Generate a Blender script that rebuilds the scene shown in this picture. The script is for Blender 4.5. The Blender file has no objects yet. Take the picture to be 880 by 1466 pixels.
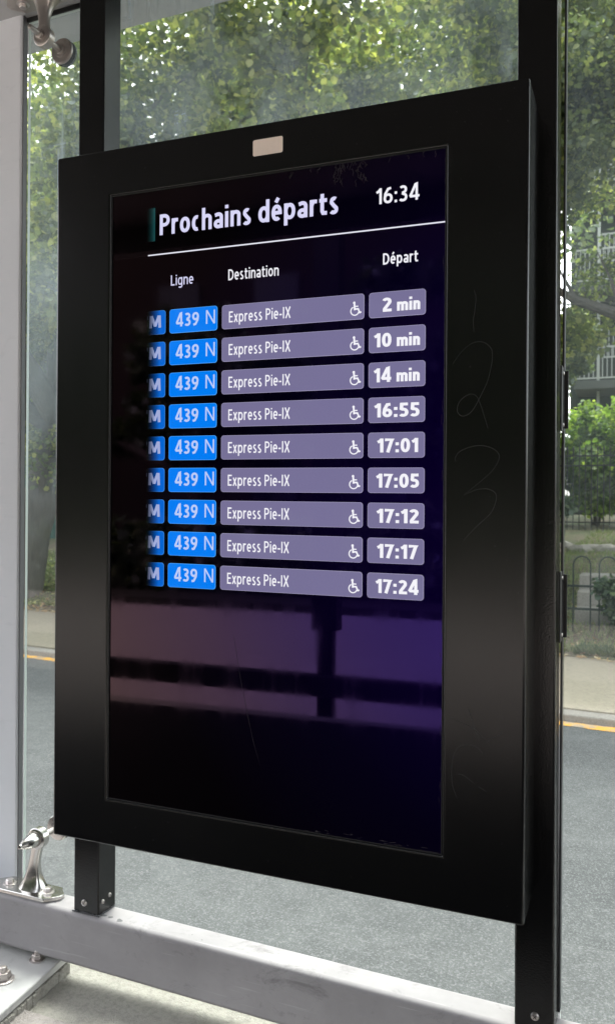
import bpy, bmesh, math, random
import numpy as np
from mathutils import Vector, Matrix
R = math.radians
random.seed(7)
sc = bpy.context.scene
col = sc.collection

# ------------------------------------------------------------------ camera
cam_d = bpy.data.cameras.new("camera")
cam = bpy.data.objects.new("camera", cam_d)
col.objects.link(cam)
CAM = Vector((1.1239, -1.4058, 0.6753))
YAW, PITCH, ROLL = -0.3812, -0.0003, 0.0070
fw = Vector((math.sin(YAW)*math.cos(PITCH), math.cos(YAW)*math.cos(PITCH), math.sin(PITCH)))
rt = fw.cross(Vector((0, 0, 1))).normalized()
up = rt.cross(fw)
r2 = rt*math.cos(ROLL) + up*math.sin(ROLL)
u2 = -rt*math.sin(ROLL) + up*math.cos(ROLL)
M = Matrix((r2, u2, -fw)).transposed().to_4x4()
M.translation = CAM
cam.matrix_world = M
cam_d.sensor_fit = 'VERTICAL'
cam_d.sensor_height = 36
cam_d.lens = 1196/1466*36
cam_d.clip_start = 0.02
cam_d.clip_end = 900
cam_d.dof.use_dof = True
cam_d.dof.focus_distance = 1.62
cam_d.dof.aperture_fstop = 8.5
sc.camera = cam

# ------------------------------------------------------------------ sky, sun, exposure
SUN_EL, SUN_AZ = R(64), R(-25)      # azimuth from +Y towards +X
w = bpy.data.worlds.new("World"); sc.world = w; w.use_nodes = True
nt = w.node_tree; bg = nt.nodes['Background']
sky = nt.nodes.new('ShaderNodeTexSky'); sky.sky_type = 'NISHITA'; sky.sun_disc = False
sky.sun_elevation = SUN_EL; sky.sun_rotation = SUN_AZ
sky.air_density = 1.0; sky.dust_density = 4.0; sky.ozone_density = 1.0
hs = nt.nodes.new('ShaderNodeHueSaturation'); hs.inputs['Saturation'].default_value = 0.22
hs.inputs['Value'].default_value = 1.25
nt.links.new(sky.outputs[0], hs.inputs['Color']); nt.links.new(hs.outputs[0], bg.inputs['Color'])
bg.inputs['Strength'].default_value = 0.15
sun_d = bpy.data.lights.new("sun", 'SUN'); sun = bpy.data.objects.new("sun", sun_d); col.objects.link(sun)
sun_d.energy = 0.5; sun_d.angle = R(12); sun_d.color = (1, 0.96, 0.9)
sd = Vector((math.sin(SUN_AZ)*math.cos(SUN_EL), math.cos(SUN_AZ)*math.cos(SUN_EL), math.sin(SUN_EL)))
sun.rotation_euler = sd.to_track_quat('Z', 'Y').to_euler()
sc.view_settings.view_transform = 'Standard'; sc.view_settings.look = 'None'
EXPO = 2.3
sc.view_settings.exposure = EXPO; sc.view_settings.gamma = 1
try:
    sc.cycles.max_bounces = 10; sc.cycles.transparent_max_bounces = 16
    sc.cycles.sample_clamp_indirect = 6
except Exception: pass

# ------------------------------------------------------------------ materials
def lin(c): return tuple((v/255/12.92 if v/255 <= .04045 else ((v/255+.055)/1.055)**2.4) for v in c)
class NT:
    def __init__(s, name):
        s.m = bpy.data.materials.new(name); s.m.use_nodes = True
        s.t = s.m.node_tree; s.n = s.t.nodes; s.b = s.n['Principled BSDF']; s.out = s.n['Material Output']
        s.tc = None
    def add(s, typ, ins=None, **kw):
        n = s.n.new(typ)
        for k, v in kw.items(): setattr(n, k, v)
        for k, v in (ins or {}).items(): s.set(n, k, v)
        return n
    def set(s, n, k, v):
        i = n.inputs[k]
        if hasattr(v, 'is_output') or isinstance(v, bpy.types.NodeSocket): s.t.links.new(v, i)
        else:
            if i.type == 'RGBA' and len(v) == 3: v = tuple(v)+(1,)
            i.default_value = v
    def obj(s, scale=None):
        if not s.tc: s.tc = s.add('ShaderNodeTexCoord')
        o = s.tc.outputs['Object']
        if scale is None: return o
        m = s.add('ShaderNodeMapping', {'Vector': o, 'Scale': scale}); return m.outputs[0]
    def noise(s, scale, detail=4, rough=.55, vec=None, dist=0):
        return s.add('ShaderNodeTexNoise', {'Vector': vec or s.obj(), 'Scale': scale, 'Detail': detail, 'Roughness': rough, 'Distortion': dist}).outputs['Fac']
    def ramp(s, fac, stops, interp='LINEAR'):
        n = s.add('ShaderNodeValToRGB', {'Fac': fac}); cr = n.color_ramp; cr.interpolation = interp
        while len(cr.elements) < len(stops): cr.elements.new(.5)
        for e, (p, c) in zip(cr.elements, stops):
            e.position = p; e.color = (tuple(c)+(1,))[:4] if not isinstance(c, (int, float)) else (c, c, c, 1)
        return n.outputs[0]
    def mix(s, fac, a, b, mode='MIX'):
        n = s.add('ShaderNodeMix', data_type='RGBA', blend_type=mode)
        s.set(n, 0, fac); s.set(n, 6, a); s.set(n, 7, b); return n.outputs[2]
    def bump(s, h, strength=.2, dist=.002, normal=None):
        n = s.add('ShaderNodeBump', {'Height': h, 'Strength': strength, 'Distance': dist})
        if normal: s.set(n, 'Normal', normal)
        s.set(s.b, 'Normal', n.outputs[0]); return n.outputs[0]
    def p(s, **kw):
        for k, v in kw.items(): s.set(s.b, k.replace('_', ' '), v)
        return s
def simple(name, base, rough=.5, metal=0, nscale=0, var=.12, bump=0, bscale=60, **kw):
    n = NT(name)
    c = base
    if nscale:
        f = n.noise(nscale, 5, .6)
        c = n.mix(f, tuple(x*(1-var) for x in base), tuple(min(1, x*(1+var)) for x in base))
    n.p(Base_Color=c, Roughness=rough, Metallic=metal, **kw)
    if bump: n.bump(n.noise(bscale, 3), bump)
    return n.m

# black powder coated housing: fine grain, faint smudges
def mk_black(name, bscale, bstr, rough, smudge=.1, base=(.010, .010, .011), spec=.5):
    n = NT(name)
    sm = n.noise(5, 5, .65, n.obj((1, 1, .45)))
    n.p(Base_Color=n.mix(n.ramp(sm, [(.45, 0), (.75, smudge)]), base, (.06, .058, .055)), Specular_IOR_Level=spec)
    n.p(Roughness=n.add('ShaderNodeMapRange', {'Value': sm, 'To Min': rough*.85, 'To Max': rough*1.25}).outputs[0])
    n.bump(n.noise(bscale, 2, .5), bstr, .0006)
    return n.m
M_HOUSING = mk_black('black_powder_coat', 900, .08, .21, .016, (.0012, .0012, .0013), .52)
M_POST = mk_black('black_orange_peel_paint', 330, .5, .20, .012, (.0015, .0015, .0016), .5)
M_GASKET = simple('black_gasket', (.006, .006, .006), .5)
M_EDGEMETAL = simple('worn_black_edge', (.03, .03, .032), .35, .2)

# dark glossy display glass with violet coating
n = NT('display_glass')
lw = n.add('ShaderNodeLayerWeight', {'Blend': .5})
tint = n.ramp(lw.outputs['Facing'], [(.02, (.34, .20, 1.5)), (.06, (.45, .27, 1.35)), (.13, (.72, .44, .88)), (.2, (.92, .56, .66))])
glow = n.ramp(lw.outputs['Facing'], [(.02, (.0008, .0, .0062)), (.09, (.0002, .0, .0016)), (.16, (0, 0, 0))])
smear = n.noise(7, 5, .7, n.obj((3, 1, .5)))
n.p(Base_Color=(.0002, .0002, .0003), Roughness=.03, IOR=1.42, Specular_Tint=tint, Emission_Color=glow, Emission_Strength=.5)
n.p(Roughness=n.add('ShaderNodeMapRange', {'Value': smear, 'From Min': .4, 'From Max': .8, 'To Min': .02, 'To Max': .09}).outputs[0])
M_SCREEN = n.m

EM = 1/2**EXPO
def lit(name, rgb, k=1.0, grain=True, fade=None):
    n = NT(name)
    c = lin(rgb)
    colr = c
    if grain:
        f = n.noise(260, 2, .6, n.obj((1, 1, 2.2)))
        g = n.noise(9, 3, .5)
        colr = n.mix(f, tuple(x*.90 for x in c), tuple(x*1.10 for x in c))
        colr = n.mix(g, colr, tuple(x*1.05 for x in c))
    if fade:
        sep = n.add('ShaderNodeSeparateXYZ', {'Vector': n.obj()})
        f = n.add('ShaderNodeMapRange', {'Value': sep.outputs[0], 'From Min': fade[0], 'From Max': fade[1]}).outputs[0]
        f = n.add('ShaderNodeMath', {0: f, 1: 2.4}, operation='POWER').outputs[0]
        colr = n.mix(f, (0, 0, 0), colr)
    n.p(Base_Color=(0, 0, 0), Roughness=.06, Emission_Color=colr, Emission_Strength=EM*k, IOR=1.45)
    return n.m
M_WHITE = lit('lit_white', (244, 243, 250), 1, False)
M_LAV = lit('lit_lavender_white', (216, 214, 246), 1, False)
M_LAV2 = lit('lit_lavender_number', (190, 205, 246), 1, False)
M_PURPLE = lit('lit_grey_purple', (117, 111, 149))
M_PBORD = lit('lit_pale_purple_rim', (164, 158, 190), 1, False)
M_BLUE = lit('lit_blue', (0, 122, 240))
M_BBORD = lit('lit_light_blue_rim', (84, 166, 240), 1, False)
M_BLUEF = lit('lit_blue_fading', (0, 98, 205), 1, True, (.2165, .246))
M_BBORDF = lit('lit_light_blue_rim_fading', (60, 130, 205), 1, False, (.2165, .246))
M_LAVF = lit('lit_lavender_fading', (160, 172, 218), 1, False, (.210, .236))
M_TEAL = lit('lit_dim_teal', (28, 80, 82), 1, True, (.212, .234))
M_LINE = lit('lit_thin_line', (232, 232, 244), 1, False)

M_BEIGE = simple('beige_sticker', (.90, .77, .67), .5, 0, 120, .05)
M_SCRATCH = simple('scratched_grey', (.034, .034, .035), .6)
M_RESIDUE = simple('glue_residue', (.035, .03, .033), .8)

# light grey anodised/painted aluminium
def mk_alu(name, base, rough=.42, metal=.25, stain=.38, spec=.5):
    n = NT(name)
    st = n.noise(3.5, 6, .65, n.obj((1, 1, 1)))
    fine = n.noise(45, 4, .6, n.obj((.25, 1, 1)))
    c = n.mix(n.ramp(st, [(.40, 0), (.72, stain)]), base, tuple(x*.62 for x in base))
    c = n.mix(n.ramp(fine, [(.62, 0), (.78, .35)]), c, tuple(x*.75 for x in base))
    grime = n.noise(11, 7, .78, n.obj((.8, 1, 1.6)), .6)
    c = n.mix(n.ramp(grime, [(.56, 0), (.70, stain)]), c, tuple(x*.45 for x in base))
    scr = n.noise(150, 2, .5, n.obj((.03, 1, 1)))
    c = n.mix(n.ramp(scr, [(.66, 0), (.72, stain*.6)]), c, tuple(min(1, x*1.35) for x in base))
    n.p(Base_Color=c, Roughness=n.add('ShaderNodeMapRange', {'Value': fine, 'To Min': rough*.8, 'To Max': rough*1.3}).outputs[0], Metallic=metal, Specular_IOR_Level=spec)
    n.bump(n.noise(500, 2), .06, .0004)
    return n.m
M_RAIL = mk_alu('grey_painted_aluminium', (.36, .345, .35), .85, .0, .62, .02)
M_COLUMN = mk_alu('cool_grey_aluminium', (.76, .78, .81), .5, .0, .10)
M_ROOF = mk_alu('grey_soffit_panel', (.42, .42, .42), .6, 0, .1)
M_EDGEG = simple('shaded_grey_seal', (.12, .12, .125), .5)
M_CEIL = simple('reflection_dark_grey', (.13, .13, .13), .7)  # dark grey for unseen roof pieces, keeps the screen reflection dark
M_FLOOR = simple('shade_black_floor', (.02, .02, .021), 1, 0, 8, .3, Specular_IOR_Level=.05)  # shade under the roof put into a near-black floor colour
M_CHIP = simple('chipped_dark_metal', (.12, .12, .125), .6, .3, 300, .4)
M_STEEL = mk_alu('cast_stainless_steel', (.58, .565, .54), .19, 1.0, .25)
M_STEELW = mk_alu('weathered_stainless_steel', (.46, .42, .39), .34, .85, .5)
M_BOLT = mk_alu('zinc_bolt', (.62, .58, .56), .3, 1.0, .25)
M_PLATE = mk_alu('galvanised_plate', (.50, .50, .485), .55, .15, .5)

# concrete
def mk_concrete(name, a, b, bump=.6, sc_=1.0, pits=True):
    n = NT(name)
    f1 = n.noise(3*sc_, 6, .6); f2 = n.noise(90*sc_, 4, .7); f3 = n.noise(350*sc_, 2, .6)
    c = n.mix(f1, a, b)
    c = n.mix(n.ramp(f2, [(.35, .45), (.55, 0)]), c, tuple(x*.6 for x in a))
    c = n.mix(n.ramp(f3, [(.6, 0), (.75, .35)]), c, (.55, .52, .48))
    n.p(Base_Color=c, Roughness=.9)
    h = n.add('ShaderNodeMath', {0: f2, 1: f3}, operation='ADD').outputs[0]
    n.bump(h, bump, .004)
    return n.m
M_DARKSOIL = simple('dark_planting_soil', (.02, .022, .012), 1, 0, 3, .4)
M_LANE = mk_concrete('bounce_lane_concrete', (.38, .33, .305), (.46, .41, .375), .2, .2)  # pale tone chosen to bounce light onto the rail and screen
M_CONC = mk_concrete('rough_concrete', (.30, .292, .255), (.385, .37, .325), 1.0)
M_PAVER = mk_concrete('pinkish_concrete', (.31, .285, .265), (.40, .365, .345), 1.0)
M_WALK = mk_concrete('beige_sidewalk_concrete', (.225, .195, .142), (.295, .255, .19), .3, .35)
M_KERB = mk_concrete('kerb_concrete', (.18, .165, .145), (.25, .235, .205), .5, .5)
# asphalt
n = NT('asphalt')
v = n.add('ShaderNodeTexVoronoi', {'Vector': n.obj(), 'Scale': 170.0})
v2 = n.add('ShaderNodeTexVoronoi', {'Vector': n.obj(), 'Scale': 260.0})
big = n.noise(1.2, 6, .6); mid = n.noise(9, 5, .65)
c = n.mix(big, (.078, .081, .082), (.104, .107, .107))
wt = n.noise(.55, 4, .5, n.obj((.25, 1.6, 1)))
c = n.mix(n.ramp(wt, [(.50, 0), (.60, .45)]), c, (.044, .046, .048))
c = n.mix(n.ramp(mid, [(.4, .35), (.6, 0)]), c, (.050, .052, .054))
sp = n.add('ShaderNodeSeparateColor', {'Color': v.outputs['Color']}).outputs[0]
c = n.mix(n.ramp(sp, [(.60, 0), (1.0, .5)]), c, (.19, .193, .192))
sp2 = n.add('ShaderNodeSeparateColor', {'Color': v2.outputs['Color']}).outputs[1]
c = n.mix(n.ramp(sp2, [(.0, .35), (.35, 0)]), c, (.02, .02, .021))
n.p(Base_Color=c, Roughness=.95, Specular_IOR_Level=.08)
h = n.add('ShaderNodeMath', {0: v.outputs['Distance'], 1: n.noise(120, 3)}, operation='ADD').outputs[0]
n.bump(h, .4, .004)
M_ASPH = n.m
# worn yellow paint
n = NT('worn_yellow_paint')
f = n.noise(14, 6, .75)
n.p(Base_Color=n.mix(n.ramp(f, [(.46, 0), (.60, 1)]), (.60, .30, .02), (.25, .22, .18)), Roughness=.75)
M_YELLOW = n.m
# soil and lawn base
n = NT('lawn_soil')
f = n.noise(1.3, 6, .65); g = n.noise(24, 5, .7)
c = n.mix(n.ramp(f, [(.42, 0), (.58, 1)]), (.075, .10, .035), (.15, .115, .075))
c = n.mix(n.ramp(g, [(.45, .6), (.6, 0)]), c, (.05, .045, .03))
n.p(Base_Color=c, Roughness=1); n.bump(g, 1, .03)
M_SOIL = n.m
M_GREEN_FENCE = simple('teal_green_boards', (.035, .10, .085), .7, 0, 6, .25)
M_IRON = simple('black_wrought_iron', (.02, .02, .022), .5)
M_HOOP = simple('dark_green_hoop', (.010, .018, .014), .6)

def mk_leaf(name, c1, c2, c3, trans=.45, rough=.5, clump=.9):
    n = NT(name)
    geo = n.add('ShaderNodeNewGeometry')
    rnd = geo.outputs['Random Per Island']
    cl = n.noise(clump, 3, .6)
    c = n.mix(n.ramp(cl, [(.40, 0), (.62, 1)]), c1, c2)
    c = n.mix(n.ramp(rnd, [(.0, 0), (.65, .12), (.9, .85), (1, 1)]), c, c3)
    d = n.add('ShaderNodeBsdfDiffuse', {'Color': c})
    bright = n.mix(.5, c, tuple(x*1.25 for x in c2), 'MIX')
    t = n.add('ShaderNodeBsdfTranslucent', {'Color': n.mix(1.0, c, (1.45, 1.6, .85), 'MULTIPLY')})
    gl = n.add('ShaderNodeBsdfGlossy', {'Color': (.8, .85, .9), 'Roughness': rough})
    m1 = n.add('ShaderNodeMixShader', {0: trans, 1: d.outputs[0], 2: t.outputs[0]})
    m2 = n.add('ShaderNodeMixShader', {0: .05, 1: m1.outputs[0], 2: gl.outputs[0]})
    n.t.links.new(m2.outputs[0], n.out.inputs[0])
    return n.m
M_LEAF_A = mk_leaf('maple_leaf_green', (.058, .088, .054), (.190, .230, .090), (.50, .49, .18))
M_LEAF_B = mk_leaf('maple_leaf_deep', (.056, .084, .056), (.135, .170, .085), (.34, .36, .15))
M_LEAF_C = mk_leaf('bright_shrub_leaf', (.11, .18, .035), (.22, .33, .06), (.40, .48, .12), .5)
M_LEAF_D = mk_leaf('dark_shrub_leaf', (.03, .055, .025), (.05, .085, .03), (.09, .12, .04), .3)
M_LITTER = mk_leaf('dry_leaf', (.26, .15, .06), (.36, .24, .10), (.45, .38, .22), .1, .8, 3)
M_GRASS = mk_leaf('grass_blade', (.10, .14, .05), (.16, .20, .07), (.26, .25, .13), .3, .7, 2)
n = NT('maple_bark')
f = n.noise(9, 6, .7, n.obj((3, 3, .5)))
n.p(Base_Color=n.mix(f, (.07, .064, .058), (.19, .175, .15)), Roughness=.95); n.bump(f, 1, .03)
M_BARK = n.m
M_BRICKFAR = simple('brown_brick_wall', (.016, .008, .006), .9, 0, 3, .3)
M_RENDER = simple('grey_green_render', (.055, .065, .056), .9, 0, 1.2, .25)
M_SLAB = simple('balcony_concrete', (.10, .105, .095), .85, 0, 3, .15)
M_RAILP = simple('pale_painted_balustrade', (.45, .46, .43), .5)
M_WINDOW = simple('dark_window_pane', (.03, .04, .045), .08, 0)
M_FRAMEW = simple('white_window_frame', (.6, .6, .58), .5)
M_STONE = mk_concrete('field_stone', (.20, .18, .15), (.30, .28, .25), .8, .3)

# window glass with dried grime
def mk_glass(name, zlo, zhi, film=.30, streak=.3, xs=None):
    n = NT(name)
    o = n.obj()
    sep = n.add('ShaderNodeSeparateXYZ', {'Vector': o})
    band = n.add('ShaderNodeMapRange', {'Value': sep.outputs[2], 'From Min': zlo, 'From Max': zhi}).outputs[0]
    cloud = n.noise(2.2, 6, .62, n.obj((1, 1, 1)), 1.0)
    vert = n.noise(30, 5, .7, n.obj((1.0, 1, .05)))
    hor = n.noise(24, 4, .7, n.obj((.10, 1, 1.6)))
    spk = n.noise(420, 2, .7)
    a = n.ramp(cloud, [(.38, .12), (.66, 1.0)])
    m1 = n.add('ShaderNodeMath', {0: band, 1: a}, operation='MULTIPLY').outputs[0]
    m1 = n.add('ShaderNodeMath', {0: m1, 1: film}, operation='MULTIPLY').outputs[0]
    s1 = n.ramp(vert, [(.54, 0), (.70, 1)])
    s2 = n.ramp(hor, [(.60, 0), (.70, .8)])
    s = n.add('ShaderNodeMath', {0: s1, 1: s2}, operation='ADD').outputs[0]
    patch = n.ramp(n.noise(3.3, 2, .5), [(.50, 0), (.62, 1)])
    s = n.add('ShaderNodeMath', {0: s, 1: patch}, operation='MULTIPLY').outputs[0]
    s = n.add('ShaderNodeMath', {0: s, 1: band}, operation='MULTIPLY').outputs[0]
    s = n.add('ShaderNodeMath', {0: s, 1: streak}, operation='MULTIPLY').outputs[0]
    dirt = n.add('ShaderNodeMath', {0: m1, 1: s}, operation='ADD').outputs[0]
    sp_ = n.add('ShaderNodeMapRange', {'Value': spk, 'To Min': .6, 'To Max': 1.35}).outputs[0]
    dirt = n.add('ShaderNodeMath', {0: dirt, 1: sp_}, operation='MULTIPLY').outputs[0]
    dirt = n.add('ShaderNodeMath', {0: dirt, 1: .004}, operation='ADD').outputs[0]
    dirt.node.use_clamp = True
    tr = n.add('ShaderNodeBsdfTransparent', {'Color': (.955, .985, .965)})
    gl = n.add('ShaderNodeBsdfGlossy', {'Color': (.9, .9, .9), 'Roughness': .02})
    fr = n.add('ShaderNodeFresnel', {'IOR': 1.45})
    bf = n.add('ShaderNodeMath', {0: 1.0, 1: n.add('ShaderNodeNewGeometry').outputs['Backfacing']}, operation='SUBTRACT')
    frm = n.add('ShaderNodeMath', {0: fr.outputs[0], 1: bf.outputs[0]}, operation='MULTIPLY')
    mx = n.add('ShaderNodeMixShader', {0: frm.outputs[0], 1: tr.outputs[0], 2: gl.outputs[0]})
    di = n.add('ShaderNodeBsdfDiffuse', {'Color': (.50, .58, .62)})
    tl = n.add('ShaderNodeBsdfTranslucent', {'Color': (.55, .64, .70)})
    dd = n.add('ShaderNodeMixShader', {0: .6, 1: di.outputs[0], 2: tl.outputs[0]})
    fin = n.add('ShaderNodeMixShader', {0: dirt, 1: mx.outputs[0], 2: dd.outputs[0]})
    n.t.links.new(fin.outputs[0], n.out.inputs[0])
    return n.m
M_GLASS1 = mk_glass('grimy_glass_large', .85, 1.6, .24, .42)
M_GLASS2 = mk_glass('grimy_glass_side', .2, 2.0, .065, .08)
M_GLASS3 = mk_glass('clear_glass', 0, 2, .05, .05)
M_GEDGE = simple('green_glass_edge', (.56, .62, .58), .3)

# ------------------------------------------------------------------ mesh helpers
class MB:
    def __init__(s): s.v = []; s.f = []; s.mi = []
    def add(s, vs, fs, mi=0):
        b = len(s.v); s.v += [tuple(p) for p in vs]
        s.f += [tuple(i+b for i in f) for f in fs]; s.mi += [mi]*len(fs); return s
    def box(s, a, b, T=None, mi=0):
        (x0, y0, z0), (x1, y1, z1) = a, b
        vs = [(x0,y0,z0),(x1,y0,z0),(x1,y1,z0),(x0,y1,z0),(x0,y0,z1),(x1,y0,z1),(x1,y1,z1),(x0,y1,z1)]
        if T: vs = [T(*p) for p in vs]
        return s.add(vs, [(0,3,2,1),(4,5,6,7),(0,1,5,4),(1,2,6,5),(2,3,7,6),(3,0,4,7)], mi)
    def hexa(s, vs, mi=0):
        return s.add(vs, [(0,3,2,1),(4,5,6,7),(0,1,5,4),(1,2,6,5),(2,3,7,6),(3,0,4,7)], mi)
    def tube(s, pts, rad, n=10, cap=True, mi=0):
        pts = [Vector(p) for p in pts]
        if isinstance(rad, (int, float)): rad = [rad]*len(pts)
        prev = None; rings = []
        for i, p in enumerate(pts):
            d = (pts[min(i+1, len(pts)-1)] - pts[max(i-1, 0)]).normalized()
            if prev is None:
                a = d.orthogonal().normalized()
            else:
                a = prev - d*prev.dot(d); a.normalize()
            prev = a; b = d.cross(a)
            rings.append([p + (a*math.cos(t) + b*math.sin(t))*rad[i] for t in [2*math.pi*k/n for k in range(n)]])
        vs = [q for r in rings for q in r]; fs = []
        for i in range(len(rings)-1):
            for k in range(n):
                fs.append((i*n+k, i*n+(k+1) % n, (i+1)*n+(k+1) % n, (i+1)*n+k))
        if cap: fs.append(tuple(range(n))[::-1]); fs.append(tuple((len(rings)-1)*n+k for k in range(n)))
        return s.add(vs, fs, mi)
    def lathe(s, prof, o, ax, n=28, mi=0):
        """prof: (radius, distance along ax)"""
        o = Vector(o); ax = Vector(ax).normalized(); a = ax.orthogonal().normalized(); b = ax.cross(a)
        vs = []; fs = []
        for r_, h_ in prof:
            for k in range(n):
                t = 2*math.pi*k/n; vs.append(o + ax*h_ + (a*math.cos(t)+b*math.sin(t))*r_)
        m = len(prof)
        for i in range(m-1):
            for k in range(n): fs.append((i*n+k, i*n+(k+1) % n, (i+1)*n+(k+1) % n, (i+1)*n+k))
        fs.append(tuple(range(n))[::-1]); fs.append(tuple((m-1)*n+k for k in range(n)))
        return s.add(vs, fs, mi)
    def prism(s, poly, T, h0, h1, mi=0):
        """poly 2-D points; T(a,b,h) -> world"""
        k = len(poly)
        vs = [T(a, b, h0) for a, b in poly] + [T(a, b, h1) for a, b in poly]
        fs = [tuple(range(k))[::-1], tuple(range(k, 2*k))] + [(i, (i+1) % k, k+(i+1) % k, k+i) for i in range(k)]
        return s.add(vs, fs, mi)
    def build(s, name, mats, parent=None, origin=None, bevel=0, seg=2, smooth=False, **props):
        me = bpy.data.meshes.new(name)
        if parent is not None: O = Vector(ROOT[parent.name]); loc = Vector((0, 0, 0))
        else:
            O = Vector(origin) if origin is not None else Vector((0, 0, 0)); loc = O
        me.from_pydata([tuple(Vector(p)-O) for p in s.v], [], s.f)
        if not isinstance(mats, (list, tuple)): mats = [mats]
        for m in mats: me.materials.append(m)
        me.polygons.foreach_set('material_index', s.mi)
        me.update()
        bm = bmesh.new(); bm.from_mesh(me); bmesh.ops.recalc_face_normals(bm, faces=bm.faces); bm.to_mesh(me); bm.free()
        o = bpy.data.objects.new(name, me); col.objects.link(o)
        o.location = loc
        if parent is not None: o.parent = parent
        ROOT[o.name] = tuple(O)
        if bevel:
            md = o.modifiers.new('bevel', 'BEVEL'); md.width = bevel; md.segments = seg; md.limit_method = 'ANGLE'; md.angle_limit = R(35)
            md.harden_normals = False
        if smooth:
            me.polygons.foreach_set('use_smooth', [True]*len(me.polygons)); me.set_sharp_from_angle(angle=R(38))
        for k, vv in props.items(): o[k] = vv
        return o
ROOT = {}
def thing(name, label, cat, loc=(0, 0, 0), group=None):
    o = bpy.data.objects.new(name, None); col.objects.link(o); o.location = loc; o.empty_display_size = .1
    o['label'] = label; o['category'] = cat
    if group: o['group'] = group
    ROOT[o.name] = tuple(loc); return o
def tag(o, label, cat, group=None):
    o['label'] = label; o['category'] = cat
    if group: o['group'] = group
    return o
def dup(root, loc, label=None, rotz=0, scale=None):
    r = root.copy(); col.objects.link(r); r.location = loc; r.rotation_euler = (0, 0, rotz)
    if scale: r.scale = scale
    if label: r['label'] = label
    ROOT[r.name] = tuple(loc)
    for ch in list(root.children):
        c = ch.copy(); col.objects.link(c); c.parent = r
        for g in list(ch.children):
            d = g.copy(); col.objects.link(d); d.parent = c
    return r

# frame of the shelter wall: u along the wall, v outwards, w up (rail top = 0)
FA = -0.0284
def F(u, v, w, t=0.0):
    return Vector((-.068 + u*math.cos(FA) - v*math.sin(FA), .1486 + u*math.sin(FA) + v*math.cos(FA), -.2312 + w + u*t))
FT = -0.0126
def FRail(u, v, w): return F(u, v, w, FT)
VV = (F(0, 1, 0)-F(0, 0, 0))      # outward
UU = (F(1, 0, 0)-F(0, 0, 0))

# ------------------------------------------------------------------ ground and street
KA = math.atan(-0.1226)
kd = Vector((math.cos(KA), math.sin(KA), 0)); kn = Vector((-math.sin(KA), math.cos(KA), 0))
K0 = Vector((.79, 4.85, 0))
def S(s_, t_, z): return K0 + kd*s_ + kn*t_ + Vector((0, 0, z))
ZR = -.8247
def hill(t):
    pts = [(2.4, -.765), (3.0, -.70), (3.9, -.45), (6.2, .02), (10, .40), (16, .62), (60, .9), (400, 1.2)]
    if t <= pts[0][0]: return pts[0][1]
    for (a, za), (b, zb) in zip(pts, pts[1:]):
        if t <= b: return za + (zb-za)*(t-a)/(b-a)
    return pts[-1][1]
m = MB(); m.add([S(-400, -400, ZR), S(400, -400, ZR), S(400, .02, ZR), S(-400, .02, ZR)], [(0, 1, 2, 3)])
m.build('road', M_ASPH, kind='structure')
m = MB(); m.hexa([S(-200, 0, ZR-.1), S(200, 0, ZR-.1), S(200, .16, ZR-.1), S(-200, .16, ZR-.1), S(-200, .012, ZR+.055), S(200, .012, ZR+.055), S(200, .16, ZR+.058), S(-200, .16, ZR+.058)])
m.build('kerb', M_KERB, bevel=.012, kind='structure')
m = MB()
a = -30
while a < 12:
    b = a + .5
    wv0, wv1 = random.uniform(-.012, .012), random.uniform(-.012, .012)
    m.add([S(a, -.13+wv0, ZR+.004), S(b, -.13+wv1, ZR+.004), S(b, -.004, ZR+.004), S(a, -.004, ZR+.004)], [(0, 1, 2, 3)]); a = b
m.build('kerb_paint_line', M_YELLOW, kind='structure')
# sidewalk slabs with joints
m = MB()
a = -33.9; slabs = MB()
me_slabs = []
m.add([S(-200, .162, ZR+.045), S(200, .162, ZR+.045), S(200, 2.5, ZR+.05), S(-200, 2.5, ZR+.05)], [(0, 1, 2, 3)])
sw = m.build('sidewalk', M_KERB, kind='structure')
proto = None
k = 0
while a < 9:
    mm = MB(); mm.box((.006, 0, 0), (1.494, 2.33, .0)); 
    if proto is None:
        mm = MB(); mm.hexa([kd*.006, kd*1.494, kd*1.494+kn*2.3, kd*.006+kn*2.3] + [p+Vector((0, 0, .02)) for p in (kd*.006, kd*1.494, kd*1.494+kn*2.3, kd*.006+kn*2.3)])
        proto = mm.build('paving_slab', M_WALK, parent=None, origin=(0, 0, 0), bevel=.004, seg=1)
        proto.parent = sw; o = proto
    else:
        o = proto.copy(); col.objects.link(o); o.parent = sw
    o.location = S(a, .168, ZR+.046+random.uniform(0, .004)); a += 1.5
# grassy bank: one sheet reaching the horizon
m = MB(); ts = [2.4, 2.7, 3.0, 3.4, 3.9, 4.5, 5.3, 6.2, 7, 8, 9, 10, 12, 14, 16, 22, 30, 60, 120, 400]
ss = [-400, -120, -60, -40, -30] + [x*.8-24 for x in range(48)] + [18, 25, 40, 60, 120, 400]
rg = random.Random(3)
for t_ in ts:
    for s_ in ss:
        z = hill(t_) + (rg.uniform(-.035, .035) if t_ > 2.5 and t_ < 30 else 0)
        m.v.append(tuple(S(s_, t_, z)))
W_ = len(ss)
for i in range(len(ts)-1):
    for j in range(W_-1):
        m.f.append((i*W_+j, i*W_+j+1, (i+1)*W_+j+1, (i+1)*W_+j)); m.mi.append(0)
m.build('grass_bank', M_SOIL, smooth=True, kind='structure')

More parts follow.
